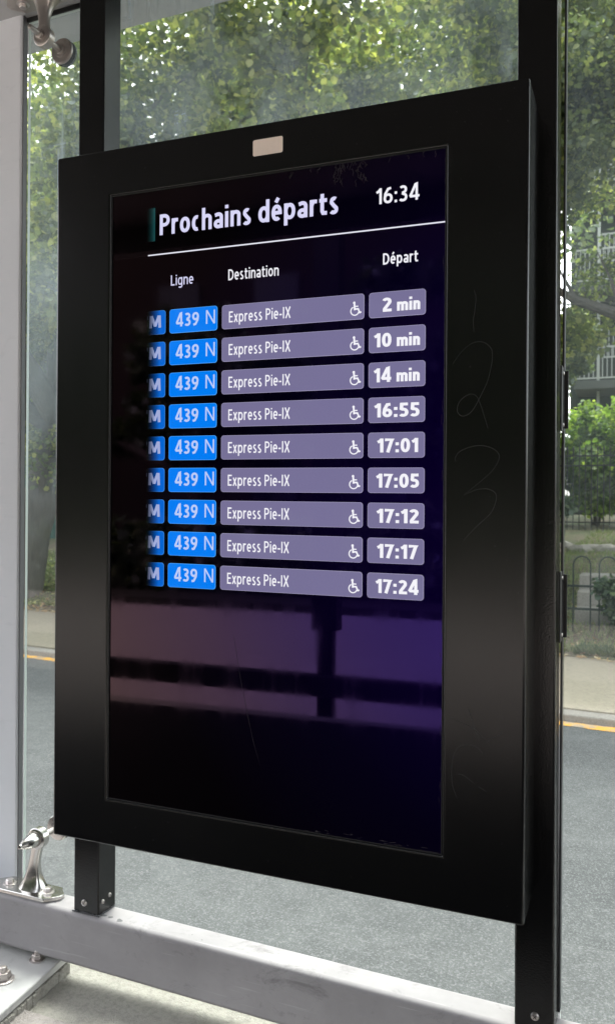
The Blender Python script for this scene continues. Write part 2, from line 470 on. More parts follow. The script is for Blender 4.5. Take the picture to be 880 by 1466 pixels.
# platform under the shelter
ZP = -.2312-.176
m = MB()
m.hexa([Vector((-6, -2.72, ZR-.1)), Vector((7, -2.72, ZR-.1)), F(7, .16, 0)*1+Vector((0, 0, 0)), F(-6, .16, 0)]*1 + [Vector((-6, -2.72, ZP)), Vector((7, -2.72, ZP)), F(7, .16, 0), F(-6, .16, 0)])
for i in (2, 3): m.v[i] = (m.v[i][0], m.v[i][1], ZR-.1)
for i in (6, 7): m.v[i] = (m.v[i][0], m.v[i][1], ZP)
m.build('platform', M_CONC, bevel=.008, kind='structure')
# slightly raised textured paving inside
m = MB(); m.hexa([F(-3, -2.4, 0), F(4, -2.4, 0), F(4, -.13, 0), F(-3, -.10, 0)]*2)
m.v = [(x, y, ZP-.01 if i < 4 else ZP+.012) for i, (x, y, z) in enumerate(m.v)]
m.build('pavement', M_PAVER, bevel=.006, kind='structure')

m = MB(); m.box((-3, -2.715, ZP+.2312+.0125), (4, -.50, ZP+.2312+.018), F); m.build('floor', M_FLOOR, kind='structure')  # dark sheet added over the paving so it mirrors as shaded floor
# ------------------------------------------------------------------ shelter: rail, posts, column, roof
def rail_box(m, u0, u1, v0, v1, w0, w1, T): m.box((u0, v0, w0), (u1, v1, w1), T)
rail = thing('bottom_rail', 'thick light grey metal rail running below the black display', 'rail', tuple(FRail(-.155, .034, 0)))
m = MB(); m.box((-.62, 0, -.1215), (3.2, .0683, 0), FRail); m.build('rail_beam', M_RAIL, rail, bevel=.010, seg=4, smooth=True)
def chips(lst, T, w_):
    rr = random.Random(5)
    for (u, v, r_) in lst:
        m = MB()
        k = 9; pts = []
        for i in range(k):
            a = 2*math.pi*i/k; q = r_*rr.uniform(.55, 1.2); pts.append((u+q*math.cos(a)*1.2, v+q*math.sin(a)*.95))
        m.prism(pts, T, w_-.0008, w_+.0003); m.build('paint_chip', M_CHIP, rail)
chips([(.052, .0145, .0080), (.078, .0175, .0062), (.097, .0165, .0055), (.124, .0145, .0062), (.330, .02, .0015), (-.20, .004+.012, .002), (-.165, .016, .003), (-.06, .020, .0025), (.30, .03, .0012), (.5, .04, .001)], FRail, 0)

def post(u_bot, u_top, wd, label, ubase_t, v0=.0061):
    """black square tube"""
    b = ubase_t
    t = thing('shelter_post', label, 'post', tuple(F(u_bot, v0, b)), 'black posts carrying the display')
    m = MB()
    vs = [F(u_bot, v0, b), F(u_bot+wd, v0, b), F(u_bot+wd, v0+wd*.9, b), F(u_bot, v0+wd*.9, b),
          F(u_top, v0, 2.13), F(u_top+wd, v0, 2.13), F(u_top+wd, v0+wd*.9, 2.13), F(u_top, v0+wd*.9, 2.13)]
    m.hexa(vs); m.build('post_tube', M_POST, t, bevel=.0035, seg=3, smooth=True)
    return t
def pan_screw(parent, o, ax, r_=.0075, name='screw'):
    m = MB(); m.lathe([(r_, 0), (r_, .001), (r_*.8, .003), (r_*.35, .0038)], o, ax, 20)
    sc_ = m.build(name, M_BOLT, parent, smooth=True)
    m = MB(); ax = Vector(ax).normalized()
    a = ax.orthogonal().normalized(); b = ax.cross(a)
    for d1, d2 in ((a, b), (b, a)):
        o2 = Vector(o)+ax*.0037
        m.hexa([o2+d1*x*r_*.55+d2*y*r_*.09+ax*z for z in (0, .0006) for x, y in ((-1, -1), (1, -1), (1, 1), (-1, 1))])
    m.build('screw_slot', M_GASKET, sc_)
p1 = post(.0036, .0020, .0693, 'left black square post rising from the rail behind the display', -.0003)
p2 = post(.9840, .9760, .0693, 'right black square post with glass clips behind the display edge', FT*.984-.0003)
pan_screw(p1, F(.0334, .0061, .0235), -VV)
pan_screw(p2, F(1.020, .0061, .0119), -VV)
for v_, w_ in ((.020, .028), (.045, .033)): pan_screw(p1, F(.0729, v_, w_), UU, .005, 'screw')
# rough weld seam/sealant foot and scraped paint patch on the left post
m = MB()
for sgn in range(14):
    u = .001+sgn*.0055; m.prism([(u, .0035), (u+.004, .0030), (u+.0045, .0062), (u, .0062)], F, 0, random.uniform(.001, .004))
for sgn in range(10):
    v = .008+sgn*.0058; m.prism([(.0729, v), (.0755, v+.001), (.0757, v+.004), (.0729, v+.0045)], F, 0, random.uniform(.001, .004))
m.build('foot_sealant', M_CHIP, p1)
# clips on the right post holding the glass of the next bay
for w0, w1 in ((1.055, 1.172), (.675, .802)):
    m = MB(); m.box((1.0530, .030, w0), (1.0560, .088, w1), F); m.box((1.0560, .060, w0+.006), (1.0640, .064, w1-.006), F)
    cp = m.build('glass_clip', M_GASKET, p2, bevel=.0012)
    pan_screw_pts = (w0+.012, w1-.012)
    for q in pan_screw_pts:
        mm = MB(); mm.lathe([(.0035, 0), (.0035, .0012), (.002, .002)], F(1.0560, .050, q), UU, 12); mm.build('clip_rivet', M_BOLT, cp)
# slim side trim of the right post
m = MB(); m.box((1.0533, .056, 0), (1.0572, .0755, 2.12), F); m.build('edge_trim', M_EDGEMETAL, p2, bevel=.0008)

cl = thing('side_column', 'wide light grey metal column left of the display at the glass edge', 'column', tuple(F(-.35, .09, -.12)))
m = MB(); m.box((-.55, .0900, -.1195), (-.2405, .1085, 2.35), F); m.build('column_body', M_COLUMN, cl, bevel=.006, seg=3, smooth=True)
m = MB(); m.box((-.2400, .0935, -.1195), (-.2375, .1075, 2.129), F); m.build('edge_strip', M_EDGEG, cl)

rf = thing('shelter_roof', 'light grey flat shelter roof with deep edge beam above the glass', 'roof', tuple(F(.5, -1.5, 2.33)))
m = MB(); m.box((-.62, -.02, 2.13), (3.2, .118, 2.318), F); m.build('edge_beam', M_ROOF, rf, bevel=.004)
m = MB(); m.box((-1.5, -2.4, 2.324), (3.6, .52, 2.46), F); m.build('roof_panel', M_ROOF, rf, bevel=.004)
m = MB(); m.box((-1.4, -2.3, 2.312), (3.5, -.03, 2.3235), F); m.build('added_ceiling_sheet', M_CEIL, rf)  # unseen dark sheet added under the roof to darken its mirror image
m = MB(); m.box((-1.5, -2.4, 2.20), (3.6, -2.33, 2.3235), F); m.build('added_dark_fascia', M_CEIL, rf)  # unseen dark strip added to cover the bright gap in the reflection
m = MB(); m.box((-.62, .1045, 2.118), (3.2, .1175, 2.1285), F); m.build('glazing_seal', M_GASKET, rf)

def pane(name, u0, u1, v0, v1, w0, w1, mt, label):
    m = MB()
    m.box((u0, v0, w0), (u1, v1, w1), F); m.mi = [1, 1, 0, 1, 0, 1]
    t = thing(name, label, 'window', tuple(F((u0+u1)/2, v0, w0)), 'glass of the shelter wall')
    m.build('pane', [mt, M_GEDGE], t)
    return t
pane('shelter_window', -.2350, 1.0400, .1080, .1165, -.135, 2.1175, M_GLASS1, 'large grimy window pane behind the display and both posts')
pane('shelter_window', 1.0550, 2.60, .0760, .0845, -.10, 2.1175, M_GLASS2, 'narrow view of greenish window pane right of the right post')

# ------------------------------------------------------------------ stainless glass holders
def holder(base, ring, disc, flip, label):
    """base on rail, ring centre, disc centre on glass, all frame coordinates"""
    t = thing('glass_holder', label, 'glass holder', tuple(F(*base)), 'steel point fixings clamping the glass')
    up_ = Vector((0, 0, -1 if flip else 1))
    bu, bv, bw = base; s_ = -1 if flip else 1
    # foot plate with clipped corners
    hu, hv, ch = .100, .034, .026
    pl = [(bu-hu+ch, bv-hv), (bu+hu-ch, bv-hv), (bu+hu, bv-hv+ch), (bu+hu, bv+hv-ch), (bu+hu-ch, bv+hv), (bu-hu+ch, bv+hv), (bu-hu, bv+hv-ch), (bu-hu, bv-hv+ch)]
    m = MB(); m.prism(pl, F, bw, bw+s_*.009); m.build('foot_plate', M_STEELW if flip else M_STEEL, t, bevel=.0015, smooth=True)
    for du in (-.056, .058):
        m = MB(); o = F(bu+du, bv, bw+s_*.009)
        m.lathe([(.0155, 0), (.0155, .0012), (.012, .0018)], o, up_, 28)
        bl = m.build('washer', M_BOLT, t, smooth=True)
        m = MB(); m.lathe([(.0098, .0014), (.0098, .0085), (.0085, .0100), (.003, .0102)], o, up_, 6); m.build('bolt_head', M_BOLT, bl, bevel=.0006)
    # arm: swept flattened section
    A = F(bu+.010, bv+.006, bw+s_*.006); C_ = F(*ring)
    secs = []
    for k in range(15):
        q = k/14
        p = A.lerp(C_, q*.86) + UU*(.010*math.sin(math.pi*q)*-.35)
        wu = .024*(1-q)**3 + .0125 + .010*max(0, q-.75)**1.0
        wv = .020*(1-q)**3 + .0080 + .003*q
        secs.append((p, wu, wv))
    m = MB(); vs = []; nn = 14
    for p, wu, wv in secs:
        for j in range(nn):
            a = 2*math.pi*j/nn
            ca, sa = math.cos(a), math.sin(a)
            vs.append(p + UU*(abs(ca)**.7*math.copysign(1, ca)*wu) + VV*(abs(sa)**.7*math.copysign(1, sa)*wv))
    fs = [(i*nn+j, i*nn+(j+1) % nn, (i+1)*nn+(j+1) % nn, (i+1)*nn+j) for i in range(len(secs)-1) for j in range(nn)]
    fs += [tuple(range(nn))[::-1], tuple((len(secs)-1)*nn+j for j in range(nn))]
    m.add(vs, fs); m.build('arm', M_STEELW if flip else M_STEEL, t, smooth=True)
    m = MB(); m.lathe([(.0215, 0), (.0245, .0022), (.0245, .0195), (.0215, .022)], C_-VV*.011, VV, 36)
    rg_ = m.build('ring_head', M_STEELW if flip else M_STEEL, t, smooth=True)
    m = MB(); m.lathe([(.0180, 0), (.0180, .0016), (.0158, .0018), (.0150, .0008)], C_-VV*.0128, VV, 32); m.build('ring_washer', M_STEELW, rg_, smooth=True)
    # pin and disc
    D_ = F(*disc)
    m = MB(); m.tube([C_-VV*.012, D_+VV*.006], .0065, 16); m.build('pin', M_STEELW, t, smooth=True)
    m = MB(); m.lathe([(.029, 0), (.0305, -.0015), (.0305, -.006), (.0285, -.0085), (.017, -.009), (.016, -.0125), (.011, -.013), (.010, -.016)], F(disc[0], .1075, disc[2]), VV, 40)
    m.build('clamp_disc', M_STEELW if flip else M_STEEL, t, smooth=True)
    m = MB(); m.lathe([(.0305, 0), (.0305, .003), (.028, .008)], F(disc[0], .1170, disc[2]), VV, 40); m.build('outer_disc', M_GASKET, t, smooth=True)
    if not flip:
        m = MB(); m.lathe([(.0155, 0), (.0165, .003), (.0162, .010), (.0150, .020), (.0122, .032), (.0080, .043), (.0052, .0475), (.0050, .051), (.0030, .0515)], C_-VV*.012, -VV, 36)
        nut = m.build('cone_nut', M_STEEL, t, smooth=True)
        m = MB(); m.lathe([(.0028, 0), (.0028, .0008)], C_-VV*.0634, -VV, 10); m.build('pin_hole', M_GASKET, nut)
    else:
        m = MB(); m.lathe([(.0115, 0), (.0115, .0085), (.009, .0095)], C_-VV*.012, -VV, 6); nut = m.build('hex_nut', M_STEELW, t, bevel=.0006)
        m = MB(); m.lathe([(.0062, 0), (.0062, .026), (.0050, .030), (.0025, .0315)], C_-VV*.020, -VV, 20); m.build('stud', M_STEELW, nut, smooth=True)
    return t
holder((-.155, .0375, .002), (-.1245, .0365, .134), (-.1235, .10, .1345), False, 'bottom steel glass holder with cone nut bolted on the grey rail')
holder((-.140, .045, 2.129), (-.1240, .0365, 2.020), (-.127, .10, 2.022), True, 'top brownish steel glass holder hanging from the beam at upper left')

# anchor plate below the rail at the left
an = thing('anchor_plate', 'flat grey steel anchor plate bolted to the concrete under the rail', 'plate', tuple(F(-.2, -.15, -.155)))
m = MB(); m.hexa([F(-.32, -.42, -.150), F(.004, -.42, -.150), F(-.050, .06, -.150), F(-.32, .06, -.150), F(-.32, -.42, -.1325), F(.004, -.42, -.1325), F(-.050, .06, -.1325), F(-.32, .06, -.1325)])
m.build('plate_steel', M_PLATE, an, bevel=.003, smooth=True)
rr = random.Random(11)
m = MB()
for i in range(44):
    v = -.42+i*.0108; uu = .004-(v+.42)/.48*.054
    m.box((uu-.012, v, -.1765), (uu+rr.uniform(.0015, .005), v+.0108, -.1505-rr.uniform(0, .003)), F)
m.build('mortar_bed', M_CONC, an, bevel=.002)
for (u, v, s_) in ((-.108, -.092, 1.0), (-.098, .004, .75), (-.20, -.07, 1)):
    m = MB(); o = F(u, v, -.1325); m.lathe([(.024*s_, 0), (.024*s_, .003), (.020*s_, .004)], o, (0, 0, 1), 28); ws = m.build('washer', M_BOLT, an, smooth=True)
    m = MB(); m.lathe([(.0165*s_, .004), (.0165*s_, .017*s_), (.0145*s_, .019*s_), (.009*s_, .0195*s_), (.009*s_, .028*s_), (.007*s_, .030*s_)], o, (0, 0, 1), 6); m.build('bolt_head', M_STEELW, ws, bevel=.001)

# ------------------------------------------------------------------ the departure display
dd = thing('departure_display', 'black bus departure screen listing route 439 departures on two posts', 'display', (0, 0, 0))
def Kx(x, y, z): return Vector((x, y, z+.0058-.0093*x))
KW, KH, KD = .9474, 1.3943, .1500
ox0, ox1, oz0, oz1 = .1312, .8108, .0920, 1.3018
SY = .0050
m = MB()
o4 = [(0, 0), (KW, 0), (KW, KH), (0, KH)]; i4 = [(ox0, oz0), (ox1, oz0), (ox1, oz1), (ox0, oz1)]
vs = [Kx(x, 0, z) for x, z in o4] + [Kx(x, 0, z) for x, z in i4] + [Kx(x, KD, z) for x, z in o4] + [Kx(x, .012, z) for x, z in i4]
fs = []
for k in range(4):
    j = (k+1) % 4
    fs += [(k, j, 4+j, 4+k), (k, 8+k, 8+j, j), (4+k, 4+j, 12+j, 12+k)]
fs += [(8, 9, 10, 11), (12, 13, 14, 15)]
m.add(vs, fs); m.build('housing', M_HOUSING, dd, bevel=.0042, seg=4, smooth=True)
m = MB(); m.box((ox0+.0015, SY, oz0+.0015), (ox1-.0015, SY+.006, oz1-.0015), Kx); scr = m.build('screen', M_SCREEN, dd)
g = MB()
for (a, b) in (((ox0, oz0), (ox1, oz0+.003)), ((ox0, oz1-.003), (ox1, oz1)), ((ox0, oz0+.003), (ox0+.003, oz1-.003)), ((ox1-.003, oz0+.003), (ox1, oz1-.003))):
    g.box((a[0]+.0003, .0022, a[1]+.0003), (b[0]-.0003, SY-.0003, b[1]-.0003), Kx)
g.build('screen_gasket', M_GASKET, dd, bevel=.0006)
# deep rear mounting box
m = MB(); m.box((.06, KD-.002, .12), (.90, KD+.0035, 1.25), Kx); m.build('rear_cover', M_HOUSING, dd)

def rrect(x0, z0, x1, z1, r_, k=5):
    P = []
    for cx, cz, a0 in ((x1-r_, z0+r_, -90), (x1-r_, z1-r_, 0), (x0+r_, z1-r_, 90), (x0+r_, z0+r_, 180)):
        for i in range(k+1):
            a = R(a0+90*i/k); P.append((cx+r_*math.cos(a), cz+r_*math.sin(a)))
    return P
def TK(a, b, h): return Kx(a, h, b)
def tile(name, x0, z0, x1, z1, mf, mb, r_=.0055, sq_left=False, **kw):
    m = MB()
    if sq_left:
        P = [p for p in rrect(x0, z0, x1, z1, r_) if p[0] > (x0+x1)/2] ; P = P + [(x0, z1), (x0, z0)]
        e = .0007; Q = [p for p in rrect(x0, z0+e, x1-e, z1-e, r_) if p[0] > (x0+x1)/2] + [(x0, z1-e), (x0, z0+e)]
    else:
        P = rrect(x0, z0, x1, z1, r_); e = .0007; Q = rrect(x0+e, z0+e, x1-e, z1-e, r_-e)
    m.prism(P, TK, SY-.0002, SY-.0009, 1); m.prism(Q, TK, SY-.0009, SY-.0012, 0)
    return m.build(name, [mf, mb], dd, **kw)

# lettering drawn as strokes: a condensed humanist sans like the screen's
def arc(cx, cy, rx, ry, a0, a1, n=None, e=2.2):
    n = n or max(4, int(abs(a1-a0)/15)); P = []
    for i in range(n+1):
        t = R(a0+(a1-a0)*i/n); c, s_ = math.cos(t), math.sin(t)
        P.append((cx+rx*math.copysign(abs(c)**(2/e), c), cy+ry*math.copysign(abs(s_)**(2/e), s_)))
    return P
def glyph(ch, h):
    """h = half stroke; returns strokes, width (cap height 1, x-height .74)"""
    X = .74; t = h
    if ch == '0': W = .56; return [arc(W/2, .5, W/2-t, .5-t, 0, 360, 28)], W
    if ch == '1': return [[(.30-t*.2, 1), (.30-t*.2, 0)], [(.03, .74), (.16, .80), (.28, .95)]], .30+t*.8
    if ch == '2': W = .54; return [arc(W/2-.01, .72, W/2-t, .28-t, 160, -38)+[(t*1.5, .12+t), (t*1.25, t)], [(t*.4, t), (W, t)]], W
    if ch == '3': W = .53; return [arc(W/2-.03, .745, W/2-t-.01, .255-t, 140, -80)+[(W*.36, .53)], [(W*.36, .53)]+arc(W/2-.03, .27, W/2-t+.01, .27-t, 80, -145)], W
    if ch == '4': W = .60; return [[(W*.72, 0), (W*.72, 1), (W*.60, 1-t*.3), (t*.8, .30), (t*1.0, .23+t*.4)], [(t*.4, .22+t*.4), (W, .22+t*.4)]], W
    if ch == '5': W = .53; return [[(W-.04, 1-t), (t+.04, 1-t), (t+.02, .57), (t+.03, .56)]+arc(W/2-.04, .32, W/2-t+.03, .32-t, 100, -140)], W
    if ch == '6': W = .56; return [arc(W/2, .31, W/2-t, .31-t, 0, 360, 26), [(W-.10, 1-t*.8), (W*.50, .90), (t*1.4, .60), (t, .33)]], W
    if ch == '9': W = .56; return [arc(W/2, .69, W/2-t, .31-t, 0, 360, 26), [(.10, t*.8), (W*.50, .10), (W-t*1.4, .40), (W-t, .67)]], W
    if ch == '7': W = .53; return [[(0, 1-t), (W-t, 1-t), (W-t*1.3, .86), (.17, 0)]], W
    if ch == ':': return [[(t*1.1, .60-t), (t*1.1, .60+t*1.1)], [(t*1.1, 0), (t*1.1, t*2.1)]], t*2.2
    if ch == 'P': W = .54; return [[(t, 0), (t, 1)], [(t, 1-t), (W*.42, 1-t)]+arc(W*.42, .70, W*.58-t, .30-t, 90, -90)+[(t, .40+t)]], W
    if ch == 'D': W = .62; return [[(t, 0), (t, 1)], [(t, 1-t), (W*.34, 1-t)]+arc(W*.34, .5, W*.66-t, .5-t, 90, -90)+[(t, t)]], W
    if ch == 'L': return [[(t, 1), (t, t)], [(0, t), (.45, t)]], .45
    if ch == 'E': return [[(t, 0), (t, 1)], [(t, 1-t), (.47, 1-t)], [(t, .52), (.43, .52)], [(t, t), (.47, t)]], .47
    if ch == 'I': return [[(t, 0), (t, 1)]], 2*t
    if ch == 'X': W = .60; return [[(t*.9, 1), (W-t*.9, 0)], [(W-t*.9, 1), (t*.9, 0)]], W
    if ch == 'M': W = .80; return [[(t+.02, 0), (t+.05, 1)], [(W-t-.02, 0), (W-t-.05, 1)], [(t*1.3+.05, 1), (W/2, .12)], [(W-t*1.3-.05, 1), (W/2, .12)]], W
    if ch == 'N': W = .66; return [[(t, 0), (t, 1)], [(W-t, 0), (W-t, 1)], [(t*1.2, 1-t*.3), (W-t*1.2, t*.3)]], W
    if ch == '-': return [[(0, .36), (.28, .36)]], .28
    if ch == "'": return [[(t, .70), (t, 1)]], 2*t
    if ch == ' ': return [], .16
    if ch in 'oO': W = .53; return [arc(W/2, X/2, W/2-t, X/2-t, 0, 360, 24)], W
    if ch == 'c': W = .42; return [arc(W*.60, X/2, W*.60-t, X/2-t, 72, 288)], W
    if ch == 'r': W = .34; return [[(t, 0), (t, X)], [(t*1.1, X*.66), (t+.06, X*.84), (W*.62, X-t), (W, X-t*1.1)]], W
    if ch in 'hn': W = .51; return [[(t, 0), (t, 1.04 if ch == 'h' else X)], [(t, X*.70)]+arc(W/2+.01, X*.70, W/2-t-.01, X*.30-t, 150, 0)+[(W-t, 0)]], W
    if ch == 'm': W = .82; q = W/2; return [[(t, 0), (t, X)], [(t, X*.70)]+arc(q/2+t/2, X*.70, q/2-t/2, X*.30-t, 150, 0)+[(q, 0)], [(q, X*.70)]+arc(q+(q-t)/2, X*.70, (q-t)/2, X*.30-t, 150, 0)+[(W-t, 0)]], W
    if ch == 'i': return [[(t, 0), (t, X)], [(t, .88), (t, .88+t*1.9)]], 2*t
    if ch == 's': W = .41; return [arc(W/2+.01, X*.735, W/2-t-.01, X*.265-t*.75, 50, 200)+[(W*.5, X*.50)]+arc(W/2-.01, X*.265, W/2-t+.01, X*.265-t*.75, 20, -145)], W
    if ch in 'dé' and ch == 'd': W = .54; return [arc(W/2, X/2, W/2-t, X/2-t, 0, 360, 24), [(W-t, 0), (W-t, 1.04)]], W
    if ch in 'eé':
        W = .50; g = [[(t*1.2, X*.50), (W-t, X*.50)]+arc(W/2, X/2, W/2-t, X/2-t, 10, 308)]
        if ch == 'é': g.append([(W*.42, X+.10), (W*.66, X+.30)])
        return g, W
    if ch == 'p': W = .54; return [arc(W/2, X/2, W/2-t, X/2-t, 0, 360, 24), [(t, -.26), (t, X)]], W
    if ch == 'g': W = .53; return [arc(W/2, X/2, W/2-t, X/2-t, 0, 360, 24), [(W-t, X), (W-t, -.06)]+arc(W/2, -.06, W/2-t, .20-t*.6, 0, -140)], W
    if ch == 'a': W = .47; return [[(.06, X-t*1.5)]+arc(W*.48, X*.70, W*.52-t, X*.30-t, 125, 0)+[(W-t, 0)], arc(W*.50, X*.28, W*.50-t, X*.28-t*.9, 0, 360, 22)], W
    if ch == 't': W = .36; return [[(W*.38, .95), (W*.38, .18), (W*.50, t*1.1), (W, t)], [(0, X-t), (W, X-t)]], W
    if ch == 'x': W = .46; return [[(t*.8, X), (W-t*.8, 0)], [(W-t*.8, X), (t*.8, 0)]], W
    raise KeyError(ch)
def stroke_poly(P, wd):
    """mitred strip around a centre line"""
    Q = [Vector(P[0])]
    for p in P[1:]:
        if (Vector(p)-Q[-1]).length > 1e-4: Q.append(Vector(p))
    closed = (Q[0]-Q[-1]).length < 2e-3 and len(Q) > 3
    n_ = len(Q); vs = []
    for i, q in enumerate(Q):
        a = Q[i-1] if i > 0 else (Q[-2] if closed else None)
        b = Q[i+1] if i < n_-1 else (Q[1] if closed else None)
        d1 = (q-a).normalized() if a is not None else (b-q).normalized()
        d2 = (b-q).normalized() if b is not None else d1
        n1 = Vector((-d1.y, d1.x)); n2 = Vector((-d2.y, d2.x)); nn = n1+n2
        nn = nn.normalized() if nn.length > 1e-6 else n1
        k = min(1.6, 1/max(.3, nn.dot(n1)))
        vs += [q-nn*wd/2*k, q+nn*wd/2*k]
    return vs, [(2*i, 2*i+2, 2*i+3, 2*i+1) for i in range(n_-1)]
_f = {}
def text_mesh(txt, bold, gap):
    key = (txt, bold, gap)
    if key in _f: return _f[key]
    V = []; Fs = []; x = 0; layer = 0
    for ch in txt:
        g, W = glyph(ch, bold/2)
        for st in g:
            vs, fs = stroke_poly(st, bold); b = len(V)
            V += [(v.x+x, v.y, layer % 4) for v in vs]; Fs += [tuple(i+b for i in f) for f in fs]; layer += 1
        x += W+gap
    _f[key] = (V, Fs); return _f[key]
def lettering(txt, x0, x1, base, cap, mt, parent, bold=.16, label=None, gap=None):
    V, f = text_mesh(txt, bold, gap if gap is not None else .20-bold*.55)
    a = min(v[0] for v in V); b = max(v[0] for v in V)
    m = MB(); m.add([Kx(x0+(p[0]-a)/(b-a)*(x1-x0), SY-.0015-p[2]*.00003, base+p[1]*cap) for p in V], f)
    o = m.build('lettering', mt, parent)
    me = o.data
    fl = [p for p in me.polygons if p.normal.y > 0]
    if fl:
        bm = bmesh.new(); bm.from_mesh(me); bm.normal_update()
        bmesh.ops.reverse_faces(bm, faces=[q for q in bm.faces if q.normal.y > 0]); bm.to_mesh(me); bm.free()
    return o
lettering('Prochains départs', .2438, .6141, 1.2108, .0405, M_LAV, dd, .168)
lettering('16:34', .6846, .7627, 1.2175, .0278, M_WHITE, dd, .15)
lettering('Ligne', .2699, .3195, 1.1100, .0200, M_LAV, dd, .125)
lettering('Destination', .3947, .4986, 1.1095, .0205, M_WHITE, dd, .135)
lettering('Départ', .6982, .7610, 1.1105, .0197, M_WHITE, dd, .15)
m = MB(); m.box((.217, SY-.0008, 1.1729), (.8080, SY-.0002, 1.1751), Kx); m.build('divider_line', M_LINE, dd)
m = MB(); m.box((.2130, SY-.0008, 1.2010), (.2325, SY-.0002, 1.2660), Kx); m.build('teal_strip', M_TEAL, dd)  # dim teal bar, fading towards its left side

def wheelchair(xc, zb, h, parent):
    """pictogram: head, back, arm, seat, leg and wheel"""
    m = MB(); s_ = h/10.0; y0, y1 = SY-.0015, SY-.0012
    def P(a, b): return (xc+a*s_, zb+b*s_)
    def bar(pts, wd):
        for (a, b), (c_, d_) in zip(pts, pts[1:]):
            A = Vector(P(a, b)); B = Vector(P(c_, d_)); d = (B-A).normalized(); nn = Vector((-d.y, d.x))*wd*s_/2; e = d*wd*s_*.25
            m.prism([tuple(A-nn-e), tuple(B-nn+e), tuple(B+nn+e), tuple(A+nn-e)], TK, y0, y1)
    m.prism([P(-.9+.95*math.cos(t), 9.05+.95*math.sin(t)) for t in [2*math.pi*i/14 for i in range(14)]], TK, y0, y1)
    bar([(-.75, 8.0), (-.5, 4.0)], 1.3); bar([(-.6, 6.4), (1.9, 6.4)], .8); bar([(-.5, 4.5), (2.1, 4.5), (3.3, 1.7), (4.2, 2.0)], 1.15)
    arc = [(-.4+3.1*math.cos(R(t)), 3.1+3.1*math.sin(R(t))) for t in range(118, 345, 16)]
    bar(arc, .8)
    return m.build('wheelchair_symbol', M_WHITE, parent)

times = ['2 min', '10 min', '14 min', '16:55', '17:01', '17:05', '17:12', '17:17', '17:24']
tx0 = [.6976, .6825, .6825, .6838, .6895, .6880, .6893, .6905, .6885]
tx1 = [0, 0, 0, .7655, .7635, .7655, .7655, .7655, .7660]
for k in range(9):
    zc = 1.0405 - k*.06168
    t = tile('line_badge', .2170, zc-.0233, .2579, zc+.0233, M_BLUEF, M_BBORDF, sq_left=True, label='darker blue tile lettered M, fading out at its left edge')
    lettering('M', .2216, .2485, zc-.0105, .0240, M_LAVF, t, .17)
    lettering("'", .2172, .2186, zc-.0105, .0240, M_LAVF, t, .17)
    t = tile('line_badge', .2671, zc-.0233, .3716, zc+.0233, M_BLUE, M_BBORD)
    lettering('439', .2814, .3323, zc-.0112, .0255, M_LAV2, t, .165)
    lettering('N', .3475, .3672, zc-.0102, .0262, M_LAV2, t, .105)
    t = tile('destination_bar', .3816, zc-.0226, .6640, zc+.0226, M_PURPLE, M_PBORD)
    lettering('Express Pie-IX', .3967, .5230, zc-.0108, .0208, M_WHITE, t, .13)
    wheelchair(.6478, zc-.0150, .0245, t)
    t = tile('time_tile', .6730, zc-.0222, .7750, zc+.0222, M_PURPLE, M_PBORD)
    if k < 3:
        n_, _m = times[k].split()
        lettering(n_, tx0[k], .7145, zc-.0128, .0245, M_WHITE, t, .20)
        lettering('min', .7242, .7655, zc-.0128, .0212, M_WHITE, t, .215)
    else:
        lettering(times[k], tx0[k], tx1[k], zc-.0128, .0245, M_WHITE, t, .20)

m = MB(); m.prism(rrect(.4462, 1.3345, .5066, 1.3645, .0035), TK, .0002, -.0006); st_ = m.build('sticker', M_BEIGE, dd, label='small blank beige sticker on the upper bezel')

def stroke(m, pts, wd, y, T=TK, th=.0001):
    # smooth Catmull-Rom then ribbon
    P = [Vector(p) for p in pts]; Q = []
    for i in range(len(P)-1):
        p0 = P[max(i-1, 0)]; p1_, p2_ = P[i], P[i+1]; p3 = P[min(i+2, len(P)-1)]
        for j in range(6):
            t = j/6; Q.append(.5*((2*p1_)+(-p0+p2_)*t+(2*p0-5*p1_+4*p2_-p3)*t*t+(-p0+3*p1_-3*p2_+p3)*t**3))
    Q.append(P[-1])
    n_ = len(Q); vs = []
    for i, q in enumerate(Q):
        d = (Q[min(i+1, n_-1)]-Q[max(i-1, 0)]); d.normalize() if d.length > 0 else None
        nn = Vector((-d.y, d.x))*wd/2*(.55+.45*math.sin(math.pi*(i+.5)/n_))
        vs += [T(q.x-nn.x, q.y-nn.y, y), T(q.x+nn.x, q.y+nn.y, y)]
    m.add(vs, [(2*i, 2*i+2, 2*i+3, 2*i+1) for i in range(n_-1)])
